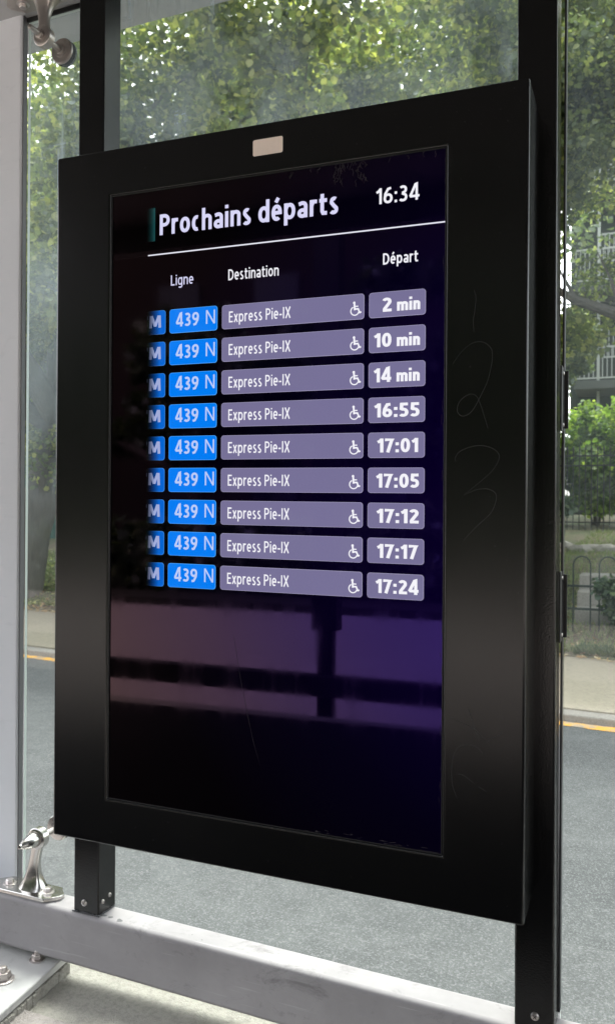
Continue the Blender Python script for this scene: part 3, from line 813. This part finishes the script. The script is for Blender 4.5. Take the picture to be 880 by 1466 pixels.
SCR = [[[0.8587, 1.0499], [0.862, 1.0352], [0.8599, 1.013], [0.8575, 0.9972], [0.8592, 0.9795]], [[0.8234, 0.9272], [0.8369, 0.9457], [0.8561, 0.9605], [0.8752, 0.9608], [0.8879, 0.9488], [0.8896, 0.9312], [0.8835, 0.8998], [0.8726, 0.8749], [0.8569, 0.8468], [0.8409, 0.8384], [0.8318, 0.8477], [0.8359, 0.8637], [0.8503, 0.8743], [0.8631, 0.8721], [0.8712, 0.8558], [0.8793, 0.83], [0.8832, 0.8178]], [[0.8301, 0.7623], [0.8291, 0.7688], [0.8381, 0.7799], [0.8637, 0.788], [0.8859, 0.7853], [0.9001, 0.7755], [0.9011, 0.7628], [0.8862, 0.7408], [0.8435, 0.7049]], [[0.8435, 0.7049], [0.8642, 0.7139], [0.8832, 0.7154], [0.8959, 0.709], [0.8975, 0.6963], [0.8883, 0.6741], [0.8647, 0.6516], [0.844, 0.6288]], [[0.8234, 0.3275], [0.8574, 0.3163], [0.8724, 0.3051], [0.8957, 0.2864]], [[0.8862, 0.2943], [0.9121, 0.3118]], [[0.8358, 0.1939], [0.8281, 0.2144], [0.8268, 0.2443], [0.832, 0.2708], [0.8427, 0.2827], [0.8577, 0.2854], [0.8704, 0.2815], [0.8779, 0.2738]], [[0.8366, 0.2337], [0.8473, 0.2329], [0.8634, 0.2221]], [[0.872, 0.2168], [0.8847, 0.2106]], [[0.854, 0.3459], [0.8595, 0.3293], [0.8725, 0.2934]]]
def TW(a, b, h): return Vector((a, h, b))
for s_ in SCR:
    m = MB(); stroke(m, s_, .0008, -.00035, TW); m.build('scratch', M_SCRATCH, dd)
rr = random.Random(21)
m = MB()
for i in range(46):
    x = rr.uniform(.606, .668) if i < 34 else rr.uniform(.52, .80); z = 1.3005 - (rr.random()**1.6)*(.036 if i < 34 else .006); pts = [(x, z)]
    for j in range(5):
        x += rr.uniform(-.003, .003); z -= rr.uniform(-.001, .005); pts.append((x, min(z, 1.3008)))
    stroke(m, pts, .0007, SY-.0007)
for i in range(30):      # grime along the lower and right edges
    x = rr.uniform(.55, .80); z = .0945+rr.random()**2*.008; stroke(m, [(x, z), (x+rr.uniform(.002, .012), z+rr.uniform(-.001, .002))], .0007, SY-.0007)
for i in range(26):
    z = rr.uniform(.1, 1.28); x = .8075-rr.random()**2*.004; stroke(m, [(x, z), (x+rr.uniform(-.001, .001), z+rr.uniform(.004, .02))], .0005, SY-.0007)
stroke(m, [(.41, .44), (.43, .34), (.452, .25), (.468, .20)], .0004, SY-.0007)
m.build('glue_residue', M_RESIDUE, dd, kind='stuff')
m = MB()
for i in range(60):
    x, z = (rr.uniform(.82, .94), rr.uniform(.02, 1.38)) if rr.random() < .5 else (rr.uniform(.01, .94), rr.choice([rr.uniform(.01, .08), rr.uniform(1.31, 1.385)]))
    q = rr.uniform(.0004, .0009); m.prism([(x+q*math.cos(t), z+q*math.sin(t)) for t in (0, 1.3, 2.5, 3.9, 5.1)], TK, .0001, -.0004)
m.build('dust_speck', M_SCRATCH, dd, kind='stuff')

# ------------------------------------------------------------------ foliage
def leaf_cloud(N, centers, radii, size, seed, droop=.5, aniso=None):
    """N leaves spread over clumps; returns verts, faces"""
    g = np.random.default_rng(seed)
    centers = np.array(centers); radii = np.array(radii)
    pw = radii[:, 0]**2; idx = g.choice(len(centers), N, p=pw/pw.sum())
    d = g.normal(size=(N, 3)); d /= np.linalg.norm(d, axis=1)[:, None]
    r_ = g.random(N)**.45
    pos = centers[idx] + d*radii[idx]*r_[:, None]
    nrm = g.normal(size=(N, 3))*.75 + d*.35 + np.array([0, 0, .75]); nrm /= np.linalg.norm(nrm, axis=1)[:, None]
    ax = g.normal(size=(N, 3)) + np.array([0, 0, -droop]); ax -= nrm*(ax*nrm).sum(1)[:, None]; ax /= np.linalg.norm(ax, axis=1)[:, None]
    sd_ = np.cross(nrm, ax)
    L = size*g.uniform(.6, 1.3, N)
    tpl = [(0, 0, 0), (.42, .22, .10), (.52, .62, .12), (0, 1.0, -.05), (-.52, .62, .12), (-.42, .22, .10)]
    V = np.zeros((N, 6, 3))
    for k, (a, b, c_) in enumerate(tpl):
        V[:, k] = pos + sd_*(a*L)[:, None] + ax*(b*L)[:, None] + nrm*(c_*L)[:, None]
    base = (np.arange(N)*6)[:, None]
    Fc = np.concatenate([base+np.array([0, 1, 2, 3]), base+np.array([0, 3, 4, 5])], 1).reshape(-1, 4)
    return V.reshape(-1, 3), Fc
def quads_obj(name, V, Fc, mt, parent=None, loc=(0, 0, 0), **props):
    me = bpy.data.meshes.new(name)
    me.vertices.add(len(V)); me.vertices.foreach_set('co', V.astype(np.float32).ravel())
    nf = len(Fc); me.loops.add(nf*4); me.polygons.add(nf)
    me.loops.foreach_set('vertex_index', Fc.astype(np.int32).ravel())
    me.polygons.foreach_set('loop_start', np.arange(0, nf*4, 4, dtype=np.int32))
    me.update(calc_edges=True); me.materials.append(mt)
    o = bpy.data.objects.new(name, me); col.objects.link(o)
    if parent is not None: o.parent = parent
    else: o.location = loc
    for k, vv in props.items(): o[k] = vv
    return o
def tree(loc, H, cr, cz, label, mt, N, leaf, seed, trunk_r=.22, lean=(0, 0), fork=1.9, nclump=150, squash=.8, cat='tree', group='maple trees across the street', zmin=None, flare=1.5, lmin=None):
    g = random.Random(seed)
    t = thing('maple_tree', label, cat, loc, group)
    m = MB()
    L = Vector(loc)
    top = Vector((lean[0], lean[1], fork))
    m.tube([L+Vector((0, 0, -.15)), L+Vector((lean[0]*.05, lean[1]*.05, .12)), L+Vector((lean[0]*.3, lean[1]*.3, fork*.4)), L+top], [trunk_r*flare, trunk_r*1.12, trunk_r, trunk_r*1.15], 14)
    cc = []; rr_ = []
    lim = []
    for i in range(8):
        a = 2*math.pi*(i+g.random()*.6)/8; e = g.uniform(.35, 1.2)
        d = Vector((math.cos(a)*math.cos(e), math.sin(a)*math.cos(e), math.sin(e)))
        p = L+top; pts = [p.copy()]; rad = [trunk_r*.62]
        n_ = 6; step = cr*1.05/n_*g.uniform(.85, 1.15)
        for j in range(n_):
            d = (d+Vector((g.uniform(-.25, .25), g.uniform(-.25, .25), g.uniform(-.12, .22)))).normalized()
            p = p+d*step; pts.append(p.copy()); rad.append(trunk_r*.62*(1-(j+1)/n_)+.015)
            if j >= 1:
                for q in range(2):
                    dd_ = (d+Vector((g.uniform(-1, 1), g.uniform(-1, 1), g.uniform(-.5, .7)))).normalized()
                    e_ = p+dd_*step*g.uniform(.9, 1.7); m.tube([p, p.lerp(e_, .5)+Vector((0, 0, .08)), e_], [rad[-1]*.5+.006, .014, .006], 5, False)
                    lim.append(e_)
        m.tube(pts, rad, 7, False)
    m.build('trunk', M_BARK, t, smooth=True)
    for e_ in lim:
        if lmin is not None and (e_-L).z < lmin: continue
        cc.append(e_-L); rr_.append([g.uniform(.4, .8)*cr*.22]*2+[g.uniform(.3, .5)*cr*.22])
    while len(cc) < nclump:
        d = Vector((g.gauss(0, 1), g.gauss(0, 1), g.gauss(0, 1))).normalized()*(g.random()**.4)
        q = Vector((d.x*cr, d.y*cr, cz+d.z*cr*squash))
        if zmin is not None and q.z < zmin: continue
        s_ = g.uniform(.10, .24)*cr
        cc.append(q); rr_.append([s_, s_, s_*.6])
    V, Fc = leaf_cloud(N, cc, rr_, leaf, seed)
    quads_obj('crown', V, Fc, mt, t)
    return t
def onS(x, y):
    d = Vector((x, y, 0))-K0; t_ = d.dot(kn); return hill(t_)
# maples across the street
tree((-7.83, 9.0, onS(-7.83, 9.0)), 9, 4.2, 4.9, 'thick leaning maple trunk on the grass behind the left glass strip', M_LEAF_A, 95000, .078, 1, .27, (.50, .3), 2.6, 150)
tree((-3.1, 10.8, onS(-3.1, 10.8)), 9, 4.3, 5.6, 'big leafy maple straight behind the top of the display', M_LEAF_A, 96000, .080, 2, .26, (.2, .1), 2.6, 170)
tree((2.9, 9.6, onS(2.9, 9.6)), 9, 4.2, 6.6, 'dark leafy maple reaching in from the right behind the side pane', M_LEAF_B, 95000, .068, 3, .22, (-.3, 0), 2.6, 150, zmin=4.9, lmin=4.6)
tree((-13.5, 18, onS(-13.5, 18)), 12, 6.0, 6.4, 'tall tree farther back at the far left', M_LEAF_B, 26000, .16, 4, .3, (0, 0), 3, 150)
tree((-7.0, 21, onS(-7.0, 21)), 12, 6.5, 7.0, 'tall tree in the second row behind the big maple', M_LEAF_B, 26000, .16, 5, .3, (0, 0), 3, 150)

tree((-1.5, 20.5, onS(-1.5, 20.5)), 9, 2.3, 5.2, 'slim tree in front of the balconies behind the iron fence', M_LEAF_B, 9000, .15, 8, .14, (0, 0), 2.4, 70)
tree((-1.8, 13.0, onS(-1.8, 13.0)), 9, 3.9, 8.2, 'leafy maple filling the view above the clock end of the display', M_LEAF_A, 70000, .085, 9, .18, (0, 0), 4.6, 190, zmin=5.9, lmin=5.4)
# shrubs behind the side pane and left of the trunk
def shrub(loc, r_, h, mt, N, leaf, seed, label, cat='shrub', group=None):
    g = random.Random(seed); t = thing('leafy_shrub', label, cat, loc, group)
    m = MB(); L = Vector(loc); cc = []; rr_ = []
    for i in range(12):
        a = g.uniform(0, 6.28); q = g.uniform(.2, .85)*r_; e_ = Vector((math.cos(a)*q, math.sin(a)*q, g.uniform(.45, .95)*h))
        m.tube([L+Vector((math.cos(a)*.05, math.sin(a)*.05, -.05)), L+e_*.5+Vector((0, 0, .1)), L+e_], [.018, .012, .005], 5, False)
        cc.append(e_); rr_.append([r_*.42, r_*.42, h*.2])
        cc.append(e_*.55); rr_.append([r_*.4, r_*.4, h*.2])
    m.build('stem', M_BARK, t)
    V, Fc = leaf_cloud(N, cc, rr_, leaf, seed); quads_obj('foliage', V, Fc, mt, t); return t
for (x, y, r_, h, mt, N, lf, sd_, lb) in (
    (.25, 16.4, .95, 2.3, M_LEAF_C, 9000, .085, 31, 'bright lime green bush behind the iron fence near the post'),
    (1.6, 16.0, 1.0, 2.4, M_LEAF_C, 9000, .085, 32, 'bright lime green bush behind the fence at the right edge'),
    (-.3, 11.2, .6, 1.0, M_LEAF_D, 2600, .09, 33, 'dark low bush on the bank beside the post'),
    (-.35, 9.4, .42, .75, M_LEAF_D, 2200, .07, 34, 'dark green bush left of the low hoop fence'),
    (1.02, 8.15, .36, .58, M_LEAF_D, 2400, .055, 35, 'rounded dark bush right of the low hoop fence'),
    (-9.3, 15.5, 1.6, 3.4, M_LEAF_A, 5200, .13, 36, 'tall green bush behind the teal board fence'),
    (-12.6, 15.0, 1.8, 3.6, M_LEAF_B, 5200, .13, 37, 'tall dark bush at the far left behind the trunk'),
    (-1.4, 16.5, 1.3, 2.3, M_LEAF_A, 5000, .13, 38, 'tall green bush behind the iron fence near the post'),
    (1.9, 18.5, 1.3, 2.7, M_LEAF_C, 5200, .13, 39, 'light green bush behind the iron fence at the right')):
    shrub((x, y, onS(x, y)), r_, h, mt, N, lf, sd_, lb)
# grass, litter, weeds
def blades(N, region, size, mt, name, seed, wid=.12, flat=False, lab=None):
    g = np.random.default_rng(seed)
    s0, s1, t0, t1 = region; s_ = g.uniform(s0, s1, N); t_ = t0+(t1-t0)*g.random(N)**1.3
    hz = np.interp(t_, [2.4, 3.0, 3.9, 6.2, 10, 16, 60], [-.765, -.70, -.45, .02, .40, .62, .9])
    P = np.array(K0)[None]+np.outer(s_, np.array(kd))+np.outer(t_, np.array(kn)); P[:, 2] = hz+(.02 if flat else -.01)
    L = size*g.uniform(.5, 1.4, N)
    if flat: ax = g.normal(size=(N, 3))*np.array([1, 1, .25])
    else: ax = g.normal(size=(N, 3))*np.array([.5, .5, 0])+np.array([0, 0, 1])
    ax /= np.linalg.norm(ax, axis=1)[:, None]
    ref = g.normal(size=(N, 3))*(np.array([1, 1, .3])); sd_ = np.cross(ax, np.array([0, 0, 1.0])[None]+ref*(.3 if flat else 1)); sd_ /= np.linalg.norm(sd_, axis=1)[:, None]
    V = np.stack([P-sd_*(L*wid)[:, None], P+sd_*(L*wid)[:, None], P+ax*(L*.6)[:, None]+sd_*(L*wid*.9)[:, None], P+ax*L[:, None]], 1)
    Fc = np.arange(N*4).reshape(-1, 4)
    o = quads_obj(name, V.reshape(-1, 3), Fc, mt, kind='stuff')
    if lab: o['label'] = lab; o['category'] = name.replace('_', ' ')
    return o
blades(26000, (-1.6, 1.2, 2.6, 9.5), .075, M_GRASS, 'grass', 1, .07, lab='patchy grass on the bank behind the side pane')
blades(26000, (-11, -6.5, 2.8, 9.5), .075, M_GRASS, 'grass', 2, .07, lab='patchy grass around the maple trunk on the left')
blades(5200, (-12, 3, 2.30, 4.1), .05, M_LITTER, 'fallen_leaves', 3, .38, True, 'dry fallen leaves along the back edge of the sidewalk')
blades(3800, (-11, -6.5, 2.7, 5.5), .06, M_LEAF_A, 'ground_cover', 4, .38, True, 'low green ground cover at the foot of the trunk')
blades(1500, (-.6, .0, 2.52, 2.75), .08, M_LEAF_D, 'weeds', 5, .22, False, 'small weeds growing at the sidewalk edge')

# iron fence
fx0, fx1, fy = -1.2, 5.2, 15.0
f0 = thing('iron_fence', 'black iron picket fence on the bank behind the side pane', 'fence', (-.2, fy, .45))
m0 = MB(); m0.tube([(-.2, fy, .30), (-.2, fy, 1.86)], .010, 6); m0.lathe([(.010, 0), (.022, .02), (.002, .09)], (-.2, fy, 1.86), (0, 0, 1), 6)
pk = m0.build('picket', M_IRON, f0)
for k in range(1, 46):
    c_ = pk.copy(); col.objects.link(c_); c_.parent = f0; c_.location = ((k)*.108 if k < 40 else (39-k)*.108, 0, 0)
for z in (1.56, 1.74, .50):
    m = MB(); m.box((-.85, fy-.014, z), (4.1, fy+.014, z+.028)); m.build('fence_rail', M_IRON, f0)
# teal board fence
tf = thing('board_fence', 'teal green board fence on the bank right of the trunk', 'fence', (-9, 13, .1))
for k in range(22):
    x0 = -12.2+k*.30; zg = onS(x0, 13.0)
    m = MB(); m.box((x0, 13.0, zg-.05), (x0+.286, 13.03, zg+1.75+.02*(k % 3))); m.build('board', M_GREEN_FENCE, tf)
m = MB(); m.box((-12.2, 13.032, .35), (-5.6, 13.08, .43)); m.box((-12.2, 13.032, 1.35), (-5.6, 13.08, 1.43)); m.build('fence_rail', M_GREEN_FENCE, tf)
# low hoop fence and step
hf = thing('hoop_fence', 'low dark green hoop fence in front of pale steps', 'fence', (.5, 8.2, -.3))
for k in range(3):
    xx = .42+k*.27; m = MB(); zb = onS(xx, 8.2)-.05
    m.tube([(xx, 8.2, zb), (xx, 8.2, .12)]+[(xx+.09-.09*math.cos(R(a)), 8.2, .12+.09*math.sin(R(a))) for a in range(30, 180, 30)]+[(xx+.18, 8.2, .12), (xx+.18, 8.2, zb)], .0085, 7); m.build('hoop', M_HOOP, hf, smooth=True)
m = MB(); m.box((.36, 8.188, -.13), (1.3, 8.212, -.105)); m.box((.36, 8.188, -.38), (1.3, 8.212, -.355)); m.build('fence_rail', M_HOOP, hf)
sp = thing('garden_steps', 'pale concrete steps on the bank behind the low hoop fence', 'steps', (.9, 8.6, -.3))
for k in range(3):
    m = MB(); m.box((.42, 8.42+k*.36, -.62+k*.17), (1.9, 8.86+k*.36, -.40+k*.17)); m.build('step', M_KERB, sp, bevel=.012)
rs = random.Random(4)
for k in range(14):
    xx = -.6+k*.2+rs.uniform(-.05, .05); yy = 12.2+rs.uniform(-.3, .3); m = MB(); q = rs.uniform(.09, .18)
    bm = bmesh.new(); bmesh.ops.create_icosphere(bm, subdivisions=2, radius=1)
    for v_ in bm.verts: v_.co *= rs.uniform(.85, 1.12)
    zz = onS(xx, yy)
    m.add([(xx+v_.co.x*q*1.3, yy+v_.co.y*q, zz+v_.co.z*q*.7) for v_ in bm.verts], [tuple(x.index for x in f_.verts) for f_ in bm.faces]); bm.free()
    tag(m.build('field_stone', M_STONE, origin=(xx, yy, zz)), ['small flat','small round','wide brown','low grey','tall','squat','leaning','broad','narrow','dull brown','rough','pale','chunky','last small'][k]+' stone edging the bank below the iron fence', 'stone', 'stones edging the bank')

# ------------------------------------------------------------------ apartment building with balconies, right
def window(parent, x0, x1, z0, z1, y, dy=-.03, fm=None):
    m = MB()
    e = .07
    for a, b in (((x0, z0), (x1, z0+e)), ((x0, z1-e), (x1, z1)), ((x0, z0+e), (x0+e, z1-e)), ((x1-e, z0+e), (x1, z1-e))): m.box((a[0], y+dy, a[1]), (b[0], y, b[1]))
    wn = m.build('window', fm or M_FRAMEW, parent)
    m = MB(); m.box((x0+e, y-.015, z0+e), (x1-e, y-.004, z1-e)); m.build('pane', M_WINDOW, wn)
ap = thing('apartment_building', 'grey apartment block with stacked railed balconies behind the foliage at right', 'building', (4, 27, .8))
m = MB(); m.box((-1.0, 25.8, .3), (14, 36, 16.5)); m.build('wall', M_RENDER, ap)
for fl in range(5):
    z = 1.45 + fl*2.83
    m = MB(); m.box((-.76, 24.0, z), (4.2, 25.8, z+.24)); m.build('balcony_slab', M_SLAB, ap, bevel=.01)
    m = MB()
    def rl(x0, x1, y, zb, h):
        m.box((x0, y-.02, zb+h-.045), (x1, y+.02, zb+h)); m.box((x0, y-.02, zb+.05), (x1, y+.02, zb+.09))
        k = 0; xx = x0
        while xx < x1: m.box((xx, y-.012, zb+.0905), (xx+.024, y+.012, zb+h-.046)); xx += .125
    rl(-.74, 4.2, 24.03, z+.24, .98)
    m.build('balcony_railing', M_RAILP, ap)
    m = MB(); m.box((-.16, 24.5, z+.2401), (-.08, 24.58, z+2.82)); m.box((2.2, 24.5, z+.2401), (2.28, 24.58, z+2.82)); m.build('balcony_post', M_RAILP, ap)
    for xx in (.35, 2.0, 5.0, 7.5, 10): window(ap, xx, xx+1.4, z+.9, z+2.3, 25.8)
    # upper stair balustrade seen above the balcony
    m = MB()
    m.box((-.12, 24.72, z+1.80), (4.2, 24.76, z+1.85)); m.box((-.12, 24.72, z+1.00), (4.2, 24.76, z+1.04)); xx = -.10
    while xx < 4.2: m.box((xx, 24.728, z+1.041), (xx+.024, 24.752, z+1.799)); xx += .125
    m.build('stair_balustrade', M_RAILP, ap)

# ------------------------------------------------------------------ opposite side of the shelter (seen only as reflections)
rw = thing('rear_rail', 'dark metal rail on the far side of the shelter behind the viewer', 'rail', (0, -3.0, ZR))
m = MB(); m.box((-5.2, -3.03, -.365), (4.5, -2.96, -.245)); m.build('rail_beam', M_GASKET, rw, bevel=.005)
for k_, x in enumerate((-4.2, -.55, 2.4)):
    t = thing('rear_post', 'dark post of the far shelter wall, %s one seen from the display' % ['right hand', 'middle', 'left hand'][k_], 'post', (x, -3.0, ZR), 'rear shelter posts')
    m = MB(); m.box((x-.045, -3.10, ZR), (x+.045, -3.035, 2.29)); m.build('post_tube', M_GASKET, t)
    m = MB(); m.box((x-.075, -3.115, .0), (x+.075, -3.02, 2.28)); m.build('cover_box', M_GASKET, t)
bd = thing('brick_building', 'brown brick building across the road behind the viewer', 'building', (0, -26, ZR))
m = MB(); m.box((-60, -34, ZR), (40, -26, 14)); m.build('wall', M_BRICKFAR, bd)
for fl in range(4):
    for k in range(9): window(bd, -20+k*4, -18.2+k*4, 1.0+fl*3.2, 2.8+fl*3.2, -25.9, -.02, M_GASKET)
m = MB(); m.box((-60, -60, ZR-.1), (60, -10.0, ZR+.12)); m.build('far_lawn', M_DARKSOIL, kind='structure')
m = MB(); m.box((-60, -9.99, ZR-.1), (60, -3.3, ZR+.006)); m.build('bounce_lane', M_LANE, kind='structure')  # pale sheet added over the unseen road to brighten rail and reflections
for i, (x, y, sd_) in enumerate(((-22, -18, 55), (-15.5, -17, 56), (-9.5, -17.5, 51), (-3.6, -18.2, 52), (2.0, -17.2, 53), (8, -18, 54))):
    tree((x, y, ZR), 8, 3.6, 4.6, ['first','second','third','fourth','fifth','sixth'][i]+' maple from the left across the road behind the viewer', M_LEAF_D, 11000, .26, sd_, .2, (0, 0), 2.0, 90, group='trees across the road behind the viewer')
m = MB()
hd = thing('clipped_hedge', 'dark hedge along the far road edge behind the viewer', 'hedge', (0, -11.4, ZR))
g_ = random.Random(2); cc = []; rr_ = []
for k in range(90): cc.append((-20+k*.42, 0, .7+g_.uniform(-.1, .1))); rr_.append([.6, .55, .8])
V, Fc = leaf_cloud(16000, cc, rr_, .20, 77); quads_obj('foliage', V, Fc, M_LEAF_D, hd)
